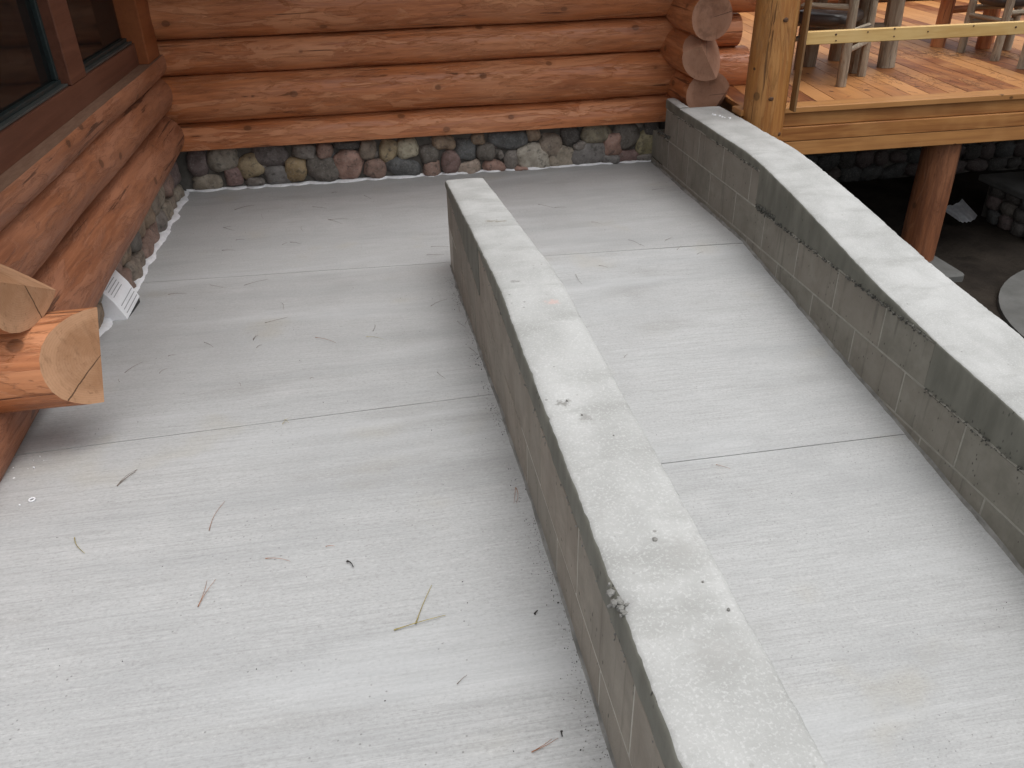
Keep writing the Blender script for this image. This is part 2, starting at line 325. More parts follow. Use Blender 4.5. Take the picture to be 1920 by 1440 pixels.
def stone(parent, loc, half, seed, color, quat=None, name='stone', sub=3, box_=.75):
    bm = bmesh.new(); bmesh.ops.create_icosphere(bm, subdivisions=sub, radius=1)
    for v in bm.verts:
        d = v.co.normalized(); e = 2.0 + box_ * 1.6
        s = (abs(d.x) ** e + abs(d.y) ** e + abs(d.z) ** e) ** (-1 / e)
        k = s * (1 + .26 * sn(d, 1.2, seed) + .10 * sn(d, 2.8, seed + 3))
        v.co = Vector((d.x * k * half[0], d.y * k * half[1], d.z * k * half[2]))
    o = link(name, frombm('stone', bm), 'stone', parent, True); o.location = loc; o.color = (*color, 1)
    if quat is not None: o.rotation_euler = quat
    return o
SC = {'pg': (.14, .11, .11), 'gm': (.24, .22, .19), 'yt': (.30, .245, .16), 'dp': (.13, .115, .115), 'gt': (.26, .23, .19), 'pp': (.22, .15, .145), 'g': (.19, .175, .165), 'bg': (.17, .165, .165), 'y': (.27, .205, .12), 'bp': (.24, .165, .14), 'dg': (.13, .12, .11), 'd': (.075, .07, .068), 'pk': (.30, .195, .165), 'gb': (.22, .185, .155), 'cr': (.36, .335, .26), 'db': (.10, .105, .11), 'tb': (.25, .19, .14), 'mr': (.18, .122, .115), 'be': (.34, .28, .24), 'ls': (.36, .34, .30), 'ol': (.20, .18, .135), 'yo': (.25, .225, .14)}
NEEDLES= [(-0.977, 5.64, -0.854, 5.711, 0), (-0.458, 5.583, -0.36, 5.525, 0), (-0.346, 5.295, -0.254, 5.187, 0), (-0.341, 5.29, -0.212, 5.274, 0), (-1.008, 5.295, -0.929, 5.221, 0), (-1.002, 5.284, -0.959, 5.303, 0), (-0.514, 5.205, -0.495, 5.098, 0), (-0.902, 5.041, -0.849, 5.041, 0), (-0.567, 4.931, -0.502, 4.882, 0), (-0.611, 4.898, -0.583, 4.921, 0), (-0.964, 4.88, -0.887, 4.868, 0), (-0.775, 4.316, -0.654, 4.373, 0), (-1.16, 4.26, -1.064, 4.244, 0), (-0.598, 3.662, -0.497, 3.72, 0), (-0.543, 3.957, -0.53, 3.85, 0), (-0.623, 3.42, -0.623, 3.495, 0), (-0.625, 3.432, -0.608, 3.485, 0), (-0.841, 3.454, -0.787, 3.373, 0), (-0.596, 3.311, -0.577, 3.343, 0), (-0.349, 3.38, -0.255, 3.277, 1), (-0.122, 3.322, -0.046, 3.26, 2), (-0.093, 3.391, -0.083, 3.487, 0), (-1.101, 3.15, -1.059, 3.261, 0), (-0.955, 3.103, -0.934, 3.151, 0), (-0.961, 4.362, -0.883, 4.299, 0), (-0.787, 5.506, -0.768, 5.401, 0), (-0.108, 5.752, -0.058, 5.657, 0), (-0.334, 5.863, -0.294, 5.873, 0), (-0.614, 2.905, -0.603, 2.869, 0), (-1.095, 3.047, -1.105, 3.082, 0), (-0.342, 2.878, -0.326, 2.876, 0), (-0.965, 3.311, -0.935, 3.317, 0), (-0.878, 2.177, -0.84, 2.263, 0), (-0.874, 2.188, -0.841, 2.25, 0), (-0.56, 1.874, -0.537, 2.013, 1), (-0.925, 1.919, -0.876, 1.839, 2), (-0.393, 1.716, -0.328, 1.691, 1), (-0.539, 1.562, -0.532, 1.657, 1), (-0.539, 1.562, -0.51, 1.657, 1), (-0.181, 1.661, -0.165, 1.635, 3), (-0.02, 1.404, 0.028, 1.526, 2), (-0.071, 1.394, 0.052, 1.418, 2), (0.057, 1.212, 0.081, 1.232, 0), (0.305, 1.903, 0.287, 1.823, 1), (0.307, 1.9, 0.294, 1.823, 1), (0.184, 1.019, 0.243, 1.041, 1), (0.187, 1.02, 0.23, 1.041, 1), (0.253, 1.055, 0.252, 1.043, 3), (0.261, 1.382, 0.271, 1.391, 3), (-0.238, 1.734, -0.214, 1.731, 1), (1.046, 5.286, 1.132, 5.191, 0), (1.138, 5.196, 1.219, 5.184, 0), (1.306, 4.872, 1.354, 4.83, 0), (1.445, 4.518, 1.487, 4.421, 0), (1.029, 4.136, 1.037, 4.027, 0), (0.191, 3.69, 0.28, 3.78, 0), (1.074, 3.324, 1.1, 3.349, 0), (0.269, 4.666, 0.374, 4.643, 0), (0.234, 4.542, 0.336, 4.525, 0), (0.326, 3.636, 0.32, 3.547, 0), (0.295, 3.421, 0.322, 3.322, 0), (0.327, 3.381, 0.354, 3.473, 0), (0.307, 3.045, 0.328, 2.962, 0), (0.151, 2.811, 0.176, 2.738, 0), (1.183, 4.212, 1.224, 4.18, 0), (1.656, 4.463, 1.71, 4.501, 0), (1.677, 4.313, 1.721, 4.361, 0), (1.774, 4.242, 1.822, 4.264, 0), (1.88, 5.41, 1.979, 5.415, 0), (1.489, 4.43, 1.506, 4.397, 0), (1.233, 2.539, 1.283, 2.503, 1), (-0.412, 2.483, -0.396, 2.526, 2), (-0.408, 2.52, -0.391, 2.486, 2), (-0.877, 2.174, -0.839, 2.266, 0)]
STONES= [(-1.253, 0.205, 0.072, 0.088, 'pg'), (-1.072, 0.225, 0.103, 0.082, 'gm'), (-0.893, 0.155, 0.08, 0.077, 'yt'), (-0.738, 0.228, 0.117, 0.076, 'dp'), (-1.215, 0.061, 0.104, 0.058, 'gt'), (-1.017, 0.093, 0.071, 0.067, 'pp'), (-0.882, 0.044, 0.062, 0.032, 'g'), (-0.706, 0.078, 0.098, 0.068, 'bg'), (-0.574, 0.114, 0.075, 0.078, 'y'), (-0.511, 0.239, 0.077, 0.051, 'g'), (-0.36, 0.236, 0.057, 0.054, 'bp'), (-0.39, 0.108, 0.108, 0.091, 'dg'), (-0.204, 0.271, 0.089, 0.032, 'd'), (-0.202, 0.122, 0.115, 0.098, 'pk'), (-0.049, 0.222, 0.061, 0.062, 'gb'), (-0.006, 0.082, 0.071, 0.073, 'bp'), (0.097, 0.2, 0.062, 0.081, 'yt'), (0.234, 0.211, 0.071, 0.071, 'cr'), (0.196, 0.075, 0.131, 0.06, 'db'), (0.394, 0.161, 0.072, 0.066, 'dg'), (0.407, 0.054, 0.064, 0.06, 'bp'), (0.505, 0.239, 0.085, 0.052, 'tb'), (0.548, 0.085, 0.069, 0.083, 'mr'), (0.667, 0.177, 0.077, 0.079, 'db'), (0.687, 0.035, 0.094, 0.054, 'be'), (0.763, 0.249, 0.05, 0.046, 'tb'), (0.819, 0.154, 0.064, 0.064, 'dg'), (0.876, 0.036, 0.082, 0.051, 'pk'), (0.926, 0.12, 0.024, 0.029, 'g'), (0.983, 0.238, 0.145, 0.068, 'db'), (1.011, 0.081, 0.054, 0.07, 'g'), (1.184, 0.088, 0.116, 0.102, 'ls'), (1.179, 0.263, 0.051, 0.049, 'tb'), (1.306, 0.162, 0.08, 0.094, 'gb'), (1.417, 0.066, 0.111, 0.077, 'gt'), (1.46, 0.233, 0.065, 0.075, 'd'), (1.66, 0.233, 0.111, 0.075, 'ol'), (1.606, 0.086, 0.132, 0.09, 'bg'), (1.794, 0.15, 0.073, 0.083, 'pk'), (1.903, 0.206, 0.106, 0.095, 'dg'), (2.073, 0.132, 0.08, 0.09, 'yo'), (2.098, 0.257, 0.06, 0.063, 'd'), (1.779, 0.036, 0.073, 0.039, 'bg'), (1.925, 0.046, 0.087, 0.045, 'pp'), (2.073, 0.03, 0.081, 0.033, 'g'), (1.074, 0.007, 0.064, 0.019, 'pk'), (1.539, 0.153, 0.052, 0.032, 'g')]
# ================================================================== SETTING
PL = [(-1.5, .34), (1.0, .33), (1.6, .322), (2.2, .275), (2.9, .185), (3.5, .095), (4.1, .015), (4.4, 0), (7, 0)]
def zL(y): return slerp(PL, y, .2) if y < 4.3 else 0.0
def zR(y): return -.115 * max(0, 4.36 - y)

def grid_slab(name, x0, x1, ya, yb, zf, mat, parent, thick=.30, nx=8, step=.06):
    ny = max(2, int((yb(0) - ya(0)) / step)); bm = bmesh.new(); top = []
    for j in range(ny + 1):
        row = []
        for i in range(nx + 1):
            x = x0 + (x1 - x0) * i / nx; y = ya(x) + (yb(x) - ya(x)) * j / ny
            z = zf(y) + .0025 * sn((x, y, 0), 2.0, 5)
            row.append(bm.verts.new((x, y, z)))
        top.append(row)
    for j in range(ny):
        for i in range(nx): bm.faces.new((top[j][i], top[j][i + 1], top[j + 1][i + 1], top[j + 1][i])).smooth = True
    loop = top[0][:] + [r[-1] for r in top[1:]] + top[-1][-2::-1] + [r[0] for r in top[-2:0:-1]]
    low = [bm.verts.new((v.co.x, v.co.y, v.co.z - thick)) for v in loop]; n = len(loop)
    for k in range(n): bm.faces.new((loop[k], low[k], low[(k + 1) % n], loop[(k + 1) % n]))
    bm.faces.new(low[::-1])
    bm.normal_update()
    for e in bm.edges:
        if len(e.link_faces) == 2 and e.calc_face_angle(0) > .8: e.smooth = False
    return link(name, frombm(name, bm), mat, parent)

g = .0024
far = lambda x: 4.425 - .044 * x
j2 = lambda x: 2.54 + .055 * x
j3 = lambda x: 2.585
pav = empty('concrete_ramp_floor', kind='structure')
grid_slab('slab', -1.46, 2.18, lambda x: far(x) + g, lambda x: 6.24, lambda y: 0.0, 'floor', pav, nx=16)
grid_slab('slab', -1.46, .44, lambda x: j2(x) + g, lambda x: far(x) - g, zL, 'floor', pav)
grid_slab('slab', -3.2, .44, lambda x: -1.6, lambda x: j2(x) - g, zL, 'floor', pav)
grid_slab('slab', .46, 2.20, lambda x: j3(x) + g, lambda x: far(x) - g, zR, 'floor', pav)
grid_slab('slab', .46, 2.20, lambda x: -1.6, lambda x: j3(x) - g, zR, 'floor', pav)

GZ = -.78
bm = bmesh.new(); bmesh.ops.create_grid(bm, x_segments=1, y_segments=1, size=300)
gr = link('ground', frombm('ground', bm), 'earth'); gr.location.z = GZ - .012; tag(gr, kind='structure')
bm = bmesh.new()
rows = []
for j in range(61):
    rows.append([bm.verts.new((2.3 + 6.7 * i / 60, 1.5 + 8 * j / 60, GZ + .035 * sn((i * .11, j * .13, 0), 2.2, 3) + .02 * sn((i * .11, j * .13, 0), 7, 9))) for i in range(61)])
for j in range(60):
    for i in range(60): bm.faces.new((rows[j][i], rows[j][i + 1], rows[j + 1][i + 1], rows[j + 1][i]))
tag(link('earth_bed', frombm('earth_bed', bm), 'earth', None, True), kind='structure')
bm = bmesh.new(); bmesh.ops.create_cone(bm, cap_ends=True, segments=64, radius1=1.28, radius2=1.28, depth=.12)
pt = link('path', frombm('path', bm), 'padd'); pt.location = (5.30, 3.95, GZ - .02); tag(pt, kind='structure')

# ================================================================== RAMP WALLS
def cap_mesh(name, y0, y1, xl, xr, zt, zb, seed, step=.015, chips=()):
    ys = [y0 + (y1 - y0) * i / int((y1 - y0) / step) for i in range(int((y1 - y0) / step) + 1)]
    bm = bmesh.new(); rings = []; prev = None
    st = []
    for y in ys:
        b = zb(y)
        if prev is not None and abs(b - prev) > .05: st.append((y - .001, prev))
        st.append((y, b)); prev = b
    for y, b in st:
        t = zt(y) + .0035 * sn((0, y, 0), 3.0, seed) + .0015 * sn((0, y, 0), 22, seed)
        rag = .010 * sn((0, y, 0), 14, seed) + .006 * sn((0, y, 0), 45, seed + 2)
        eL = .0010 * sn((1, y, 0), 17, seed) + .0025 * sn((1, y, 0), 70, seed); eR = .003 * sn((2, y, 0), 16, seed) + .003 * sn((2, y, 0), 70, seed)
        chip = sum(d * max(0, 1 - abs(y - cy) / cw) for cy, cw, d in chips)
        a, c = xl(y), xr(y); sk = .004 + .0015 * sn((5, y, 0), 8, seed); rr = .011 + abs(eL) * .8 + chip * .5
        mid = (t + b) / 2
        P = [(a + .012, b + rag - .004), (a - sk, b + rag + .006), (a - sk + .002 * sn((3, y, 0), 6, seed), mid), (a - sk + eL * .3, t - rr - chip), (a - sk + rr * .35 + eL + chip * .5, t - rr * .35 - chip * .5), (a - sk + rr + eL + chip, t)]
        w_ = c - a
        for f in (.2, .4, .6, .8): P.append((a + w_ * f, t + .003 * math.sin(f * math.pi) + .002 * sn((f * 3, y, 0), 9, seed)))
        rr2 = .010 + abs(eR)
        P += [(c - rr2 + eR, t), (c + .003 - rr2 * .3 + eR, t - rr2 * .4), (c + .003 + eR * .3, t - rr2), (c + .003, mid), (c + .003, b + .004), (c - .012, b - .004)]
        rings.append([bm.verts.new((x, y, z)) for x, z in P])
    n = len(rings[0])
    for A, B in zip(rings, rings[1:]):
        for k in range(n):
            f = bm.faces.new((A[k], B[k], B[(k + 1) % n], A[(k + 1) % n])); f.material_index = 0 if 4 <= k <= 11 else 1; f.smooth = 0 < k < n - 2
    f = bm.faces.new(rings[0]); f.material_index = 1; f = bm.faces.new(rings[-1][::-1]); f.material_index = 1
    bmesh.ops.recalc_face_normals(bm, faces=bm.faces)
    for e in bm.edges:
        if len(e.link_faces) == 2 and e.calc_face_angle(0) > .9: e.smooth = False
    return frombm(name, bm)
def courses(parent, y0, y1, xl, xr, levels, phase, wid, mat='block'):
    """levels: list of (z, ya, yb) each one course of blocks; phase of the vertical joints"""
    jt = .010
    for z, ya, yb, ph in levels:
        k0 = math.floor((ya - ph) / .406); y = ph + k0 * .406
        while y < yb - .01:
            a, b = max(y, ya), min(y + .406, yb)
            if b - a > .03:
                yc = (a + b) / 2
                me = cbox('block_' + mat, (xr(yc) - xl(yc), b - a - jt, .203 - jt), .0012)
                o = link('block', me, mat, parent); o.location = ((xl(yc) + xr(yc)) / 2 + random.uniform(-.0015, -.0002), yc, z + .1015)
            y += .406
def fillet(parent, name, y0, y1, xw, zf, sgn, wide, high, seed, mat='fillet'):
    bm = bmesh.new(); rows = []; n = int((y1 - y0) / .012)
    for i in range(n + 1):
        y = y0 + (y1 - y0) * i / n
        wv = wide * (.55 + .9 * abs(sn((y, 0, 0), 4, seed)) + .22 * sn((y, 0, 0), 24, seed)); hv = high * (.6 + .8 * abs(sn((y, 4, 0), 5, seed)) + .15 * sn((y, 1, 0), 30, seed))
        x = xw(y); z = zf(y)
        rows.append([bm.verts.new(p) for p in ((x + sgn * .01, y, z + hv * 1.05), (x - sgn * .004, y, z + hv), (x - sgn * wv * .35, y, z + hv * .45 + .004 * sn((y, 2, 0), 60, seed)), (x - sgn * wv * .8, y, z + .006 + .004 * sn((y, 7, 0), 50, seed)), (x - sgn * wv, y, z - .006))])
    for a, b in zip(rows, rows[1:]):
        for k in range(4): bm.faces.new((a[k], a[k + 1], b[k + 1], b[k]) if sgn < 0 else (a[k], b[k], b[k + 1], a[k + 1]))
    return link(name, frombm(name, bm), mat, parent, True)
def pebbles(parent, name, items, mat='fillet'):
    vs_, fs = [], []
    ico = bmesh.new(); bmesh.ops.create_icosphere(ico, subdivisions=1, radius=1); iv = [v.co.copy() for v in ico.verts]; ico.verts.index_update(); fi = [[v.index for v in f.verts] for f in ico.faces]; ico.free()
    for (p, r) in items:
        b = len(vs_); e = [random.uniform(.6, 1.3) for _ in range(3)]
        for v in iv: k = random.uniform(.8, 1.15); vs_.append((p[0] + v.x * r * e[0] * k, p[1] + v.y * r * e[1] * k, p[2] + v.z * r * e[2] * k))
        fs += [[b + i for i in f] for f in fi]
    me = bpy.data.meshes.new(name); me.from_pydata(vs_, [], fs); return link(name, me, mat, parent)

# ---- middle wall
wm = empty('divider_wall', (0, 0, 0), label='low block wall with pale sloping cap between the two ramp lanes', cat='wall')
def mx_(y): return .342 + .016 * min(1, max(0, (y - 2) / 2.3))
ml = lambda y: mx_(y); mr = lambda y: mx_(y) + .203
MT = [(-1.7, .722), (2.3, .732), (2.55, .722), (2.85, .676), (3.34, .618), (3.8, .562), (4.37, .487)]
mtop = lambda y: slerp(MT, y, .12) if y < 4.25 else lerp(MT, y)
mb = lambda y: .65 if y < 2.927 else .447
ME = 4.362
lv = []
for i, z in enumerate((.447, .244, .041, -.162, -.365, -.568, -.771)):
    lv.append((z, -1.6, 2.927 if i == 0 else ME, .897 if i % 2 == 0 else 1.1))
courses(wm, -1.6, ME, ml, mr, lv, 0, .203)
box('mortar_core', (mx_(0) + .0006, -1.595, -.775), (mx_(0) + .1995, 2.0, .655), 'mortarl', wm, 0)
box('mortar_core', (mx_(3) + .0005, 2.001, -.775), (mx_(3) + .1995, 2.92, .655), 'mortarl', wm, 0)
box('mortar_core', (mx_(4) + .0008, 2.921, -.775), (mx_(4) + .1975, ME - .008, .455), 'mortarl', wm, 0)
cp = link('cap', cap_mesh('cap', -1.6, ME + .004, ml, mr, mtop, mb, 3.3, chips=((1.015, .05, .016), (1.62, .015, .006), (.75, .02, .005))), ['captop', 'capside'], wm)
fillet(wm, 'mortar_fillet', -1.5, ME, ml, zL, 1, .012, .007, 2.2)
pebbles(wm, 'honeycomb', [((mx_(y) - .002, y, mb(y) + random.gauss(-.004, .008)), random.uniform(.0015, .0035)) for y in [random.uniform(.4, 4.2) for _ in range(160)]] +
        [((.345 + random.gauss(0, .006), 1.015 + random.gauss(0, .018), .71 + random.gauss(0, .008)), random.uniform(.003, .008)) for _ in range(40)])['kind'] = 'stuff'

# ---- right wall
wr = empty('ramp_side_wall', (0, 0, 0), label='thick block wall with stepped courses and white sloping cap beside the deck', cat='wall')
rl = lambda y: 2.102
RO = [(-2, 2.475), (2.6, 2.462), (3.3, 2.428), (4.3, 2.395), (6.2, 2.395)]
rr_ = lambda y: lerp(RO, y)
RT = [(-1.7, -.17), (1.6, .165), (2.04, .213), (2.54, .254), (2.96, .302), (3.43, .374), (3.77, .428), (4.22, .486), (4.45, .508), (5.7, .510)]
rtop = lambda y: slerp(RT, y, .05)
S1, S2, S3 = 4.25, 2.555, 1.05
rb = lambda y: .447 if y >= S1 else (.244 if y >= S2 else (.041 if y >= S3 else -.162))
lv = [(.244, S1, 5.86, 5.58), (.041, S2, 6.12, 2.50), (-.162, S3, 6.12, 2.69), (-.365, -1.6, 6.12, 2.50), (-.568, -1.6, 6.12, 2.69), (-.771, -1.6, 6.12, 2.50)]
courses(wr, -1.6, 6.12, rl, rr_, lv, 0, .29, 'blockg')
for a, b, zt_ in ((-1.595, S3 - .003, -.155), (S3, S2 - .003, .048), (S2, S1 - .003, .251), (S1, 5.85, .454)):
    box('mortar_core', (max(rl(a), rl(b)) + .0008, a, -.775), (min(rr_(a), rr_(b)) - .006, b, zt_), 'mortar', wr, 0)
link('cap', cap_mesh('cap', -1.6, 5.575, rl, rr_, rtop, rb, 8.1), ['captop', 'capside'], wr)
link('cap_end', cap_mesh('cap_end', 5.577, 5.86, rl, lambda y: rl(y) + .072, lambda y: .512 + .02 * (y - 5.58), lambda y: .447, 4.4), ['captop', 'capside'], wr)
fillet(wr, 'mortar_fillet', -1.5, 6.1, rl, lambda y: zR(y), 1, .014, .018, 6.2)
it = []
for _ in range(900):
    y = random.uniform(2.6, 4.24); c = max(0, sn((y, 0, 0), 3.0, 1.7)) + (1.0 if y > 4.0 else 0) * .7
    if random.random() < .18 + c: it.append(((2.0945 + random.uniform(-.001, .002), y, .246 + random.gauss(.0, .005) + random.random() * .05 * min(1, c) ** 2), random.uniform(.003, .0075)))
for _ in range(150): y = random.uniform(1.3, 2.54); it.append(((2.0945, y, .043 + random.gauss(.004, .008)), random.uniform(.0025, .005)))
for _ in range(70): y = random.choice((random.uniform(5.3, 5.7), random.uniform(4.27, 4.9))); it.append(((rl(y) - .004, y, .447 + random.gauss(.002, .006)), random.uniform(.0025, .005)))
for _ in range(50): it.append(((rl(5.9) - .004 + random.gauss(0, .004), random.uniform(5.72, 6.0), .262 + random.gauss(0, .012)), random.uniform(.004, .009)))
pebbles(wr, 'honeycomb', it, 'honey')['kind'] = 'stuff'
sp = pebbles(wr, 'white_drips', [((2.25 + .03 * i + random.gauss(0, .004), 5.32 - .055 * i + random.gauss(0, .012), .5125), random.uniform(.003, .009)) for i in range(3) for _ in range(5)], 'foam'); sp['kind'] = 'stuff'

# ================================================================== LOG HOUSE
H = empty('log_house', (-1.4, 6.2, 0), label='stained log house wall with stone base around the landing', cat='house')
H.location = (0, 0, 0)
def hl(*a, **k): return log('log', *a, parent=H, **k)
YB = 6.19
hl((-1.40, YB, .335), (2.22, YB, .345), .146, .142, 'log', seed=1.3, flats=(((0, 0, .312), (0, 0, -1)),), end='endstain')
hl((-1.42, YB, .632), (2.80, YB, .640), .160, .157, 'log', seed=2.9, end='endstain')
hl((-1.42, YB + .005, .902), (2.72, YB + .005, .910), .117, .115, 'log', seed=4.1, end='endstain')
hl((-1.42, YB, 1.175), (3.20, YB, 1.185), .160, .157, 'log', seed=5.7, end='endstain')
for i, z in enumerate((1.47, 1.75, 2.03, 2.31, 2.59)): hl((-1.45, YB, z), (2.75, YB, z), .152, .15, 'log', seed=7 + i, seg=16, end='endstain')
# left wall
hl((-1.425, 6.22, .424), (-1.425, 2.02, .348), .143, .193, 'logL', seed=11.2, end='logL', cuts=(((-1.30, 6.03, .50), (.55, .72, .42)), ((-1.27, 6.02, .42), (.75, .66, -.1))))
hl((-1.435, 6.20, .690), (-1.435, 2.45, .685), .136, .142, 'logL', seed=12.6, end='logL', cuts=(((-1.32, 6.04, .78), (.55, .7, .45)),))
hl((-1.405, 6.20, .893), (-1.405, 2.45, .893), .104, .108, 'logL', seed=13.4, flats=(((0, 0, .938), (0, 0, 1)),), end='endraw', flatmat='dusty')
for i, z in enumerate((2.25, 2.52)): hl((-1.47, 6.2, z), (-1.47, 2.0, z), .148, .148, 'logL', seed=17 + i, seg=16)
# near corner: logs running to the left with axe-cut ends
hl((-3.2, 2.52, .548), (-.80, 2.52, .556), .154, .152, 'log', seed=21.3, cuts=(((-.935, 2.52, .56), (.74, -.60, .136)), ((-.935, 2.52, .56), (.80, .56, -.276))), end='endraw')
hl((-3.2, 2.46, .835), (-.85, 2.46, .845), .150, .146, 'log', seed=23.8, cuts=(((-1.065, 2.46, .84), (.94, -.33, -.10)), ((-1.045, 2.46, .82), (.55, .30, .78))), end='endraw')
for i, z in enumerate((1.12, 1.40, 1.68, 1.96, 2.24, 2.52)): hl((-3.2, 2.45, z), (-1.15, 2.45, z), .148, .146, 'log', seed=27 + i, seg=16)
# right corner: log ends facing the ramp
hl((2.335, 5.55, .568), (2.335, 10.4, .568), .155, .155, 'log', seed=31.1, cuts=(((2.33, 5.665, .59), (-.12, -1, .05)), ((2.43, 5.665, .53), (.66, -.62, -.42)), ((2.30, 5.68, .735), (-.1, -.55, .8))), end='endstain')
hl((2.270, 5.45, .826), (2.270, 10.4, .826), .150, .150, 'log', seed=33.7, cuts=(((2.27, 5.60, .80), (-.42, -.9, -.05)), ((2.28, 5.605, .82), (.62, -.62, .45)), ((2.19, 5.66, .90), (-.5, -.45, .7))), end='endstain')
hl((2.295, 5.50, 1.075), (2.295, 10.4, 1.075), .146, .150, 'log', seed=35.2, cuts=(((2.30, 5.625, 1.05), (.10, -1, .06)),), end='endstain')
hl((2.290, 5.62, 1.345), (2.290, 10.4, 1.345), .155, .155, 'log', seed=37.9, end='endstain')
for i, z in enumerate((1.6, 1.88, 2.16, 2.44, 2.72)): hl((2.29, 5.7, z), (2.29, 10.4, z), .15, .15, 'log', seed=41 + i, seg=16, end='endstain')
for i, z in enumerate((.66, .95)): hl((2.3, 10.6, z), (9.5, 10.6, z), .15, .15, 'log', seed=51 + i, seg=16)
# unseen eaves added over the walls, overhang sized to shade the landing
box('shade_eave', (-3.4, 4.85, 2.70), (2.9, 10.5, 2.78), 'roof', H)
box('shade_eave', (-3.4, 2.0, 2.70), (-.75, 4.848, 2.78), 'roof', H)
box('inner_wall', (-3.1, 6.34, .3), (2.1, 6.40, 2.8), 'dark', H, 0)
# window
W = empty('window', (0, 0, 0)); W.parent = H
box('apron', (-1.46, 2.75, .936), (-1.385, 5.98, 1.062), 'trim', W)
box('mullion', (-1.46, 4.37, 1.064), (-1.382, 4.63, 2.14), 'trim', W)
box('jamb', (-1.46, 5.93, 1.064), (-1.383, 6.06, 2.14), 'trim', W)
box('corner_trim', (-1.47, 5.72, .937), (-1.325, 6.055, 2.14), 'trimo', W, .004)
for y0, y1 in ((2.75, 4.37), (4.63, 5.93)):
    box('sill_strip', (-1.45, y0, 1.064), (-1.398, y1, 1.074), 'sash', W, .001)
    box('frame_sill', (-1.46, y0, 1.074), (-1.425, y1, 1.094), 'teal', W)
    box('frame_jamb', (-1.46, y1 - .032, 1.095), (-1.43, y1, 2.14), 'teal', W)
    box('glass', (-1.456, y0 + .01, 1.094), (-1.450, y1 - .033, 2.13), 'glass', W, 0)
    box('sash_rail', (-1.53, y0 + .05, 1.13), (-1.49, y1 - .05, 1.19), 'sash', W)
    box('sash_stile', (-1.53, y1 - .17, 1.192), (-1.49, y1 - .11, 2.12), 'sash', W)
    box('sash_rail', (-1.56, y0 + .05, 1.33), (-1.535, y1 - .2, 1.36), 'sash', W)
box('room_back', (-2.3, 2.7, .94), (-2.25, 6.05, 2.9), 'dark', W, 0)
box('room_floor', (-2.25, 2.7, .90), (-1.53, 6.05, .935), 'dark', W, 0)
# stone foundation
F = box('foundation', (-1.42, 6.158, -.3), (2.42, 6.335, .33), 'smortar', H, 0)
F2 = box('foundation', (-1.60, 2.3, -.3), (-1.425, 6.164, .36), 'smortar', H, 0)
def rel(par, p): return (p[0] - par.location.x, p[1] - par.location.y, p[2] - par.location.z)
for i, (x, z, hw, hh, c) in enumerate(STONES):
    stone(F, rel(F, (x, 6.172 + random.uniform(-.008, .008), z - .004)), (hw * 1.07, .060 * random.uniform(.85, 1.15), hh * 1.07), i * 1.7 + .5, SC[c], (0, random.uniform(-.25, .25), 0))
for i in range(26):   # small fillers tucked behind
    stone(F, rel(F, (random.uniform(-1.35, 2.08), 6.188, random.uniform(.03, .29))), (random.uniform(.03, .05), .045, random.uniform(.025, .045)), i * 2.3 + 90, SC[random.choice(('d', 'dg', 'g', 'db', 'pg'))], sub=2)
y = 6.08; i = 0; cols = ['gm', 'gb', 'tb', 'g', 'gt', 'bp', 'dg', 'pg', 'tb', 'gb']
while y > 2.45:
    a = random.uniform(.075, .12)
    for z0, h in ((.055, .07), (.20, .085)):
        yy = y - a + (random.uniform(-.02, .02)) - (.06 if z0 > .1 else 0)
        stone(F2, rel(F2, (-1.425 + random.uniform(-.01, .012), yy, z0 + zL(yy))), (.065, a * random.uniform(.95, 1.1), h * random.uniform(.9, 1.15)), i * 3.1 + 200, SC[random.choice(cols)], (random.uniform(-.3, .3), 0, 0)); i += 1
    y -= 2 * a

# ---- sealant lines
def bead(name, pts, label):
    bm = bmesh.new(); rows = []
    for k, (p, nrm, wd, ht) in enumerate(pts):
        p = Vector(p); nrm = Vector(nrm)
        rows.append([bm.verts.new(q) for q in (p + nrm * -.05 + Vector((0, 0, ht * .9)), p + Vector((0, 0, ht)), p + nrm * wd * .45 + Vector((0, 0, ht * .7)), p + nrm * wd * .8 + Vector((0, 0, ht * .3)), p + nrm * wd + Vector((0, 0, -.003)))])
    for a, b in zip(rows, rows[1:]):
        for k in range(4): bm.faces.new((a[k], a[k + 1], b[k + 1], b[k]))
    bmesh.ops.recalc_face_normals(bm, faces=bm.faces)
    return tag(link(name, frombm(name, bm), 'foam', None, True), label, 'sealant')
pts = []
for i in range(440):
    x = -1.37 + 3.47 * i / 439
    near = min((abs(x - s[0]) / s[2] for s in STONES if s[1] - s[3] < .06), default=1)
    y = 6.148 - .030 * max(0, 1 - near ** 2) + .006 * sn((x, 0, 0), 9, 2)
    pts.append(((x, y, .001), (0, -1, 0), max(.004, .013 + .010 * sn((x, 0, 0), 7, 1) + .005 * sn((x, 0, 0), 33, 5)), .010 + .007 * abs(sn((x, 3, 0), 12, 1))))
bead('sealant_line', pts, 'thin white sealant line along the back wall stones')
pts = []
for i in range(420):
    y = 6.12 - 3.75 * i / 419
    if 3.9 < y < 4.23: x = -1.375
    else: x = -1.372 + .022 * sn((y, 0, 0), 5, 4) + .006 * sn((y, 0, 0), 14, 2)
    wd = .030 + .018 * sn((y, 0, 0), 8, 3) + .005 * sn((y, 0, 0), 34, 6)
    pts.append(((x, y, zL(y) + .001), (1, 0, 0), max(.004, wd), .012 + .010 * abs(sn((y, 3, 0), 12, 1))))
bead('sealant_line', pts, 'ragged white sealant line along the left wall stones')

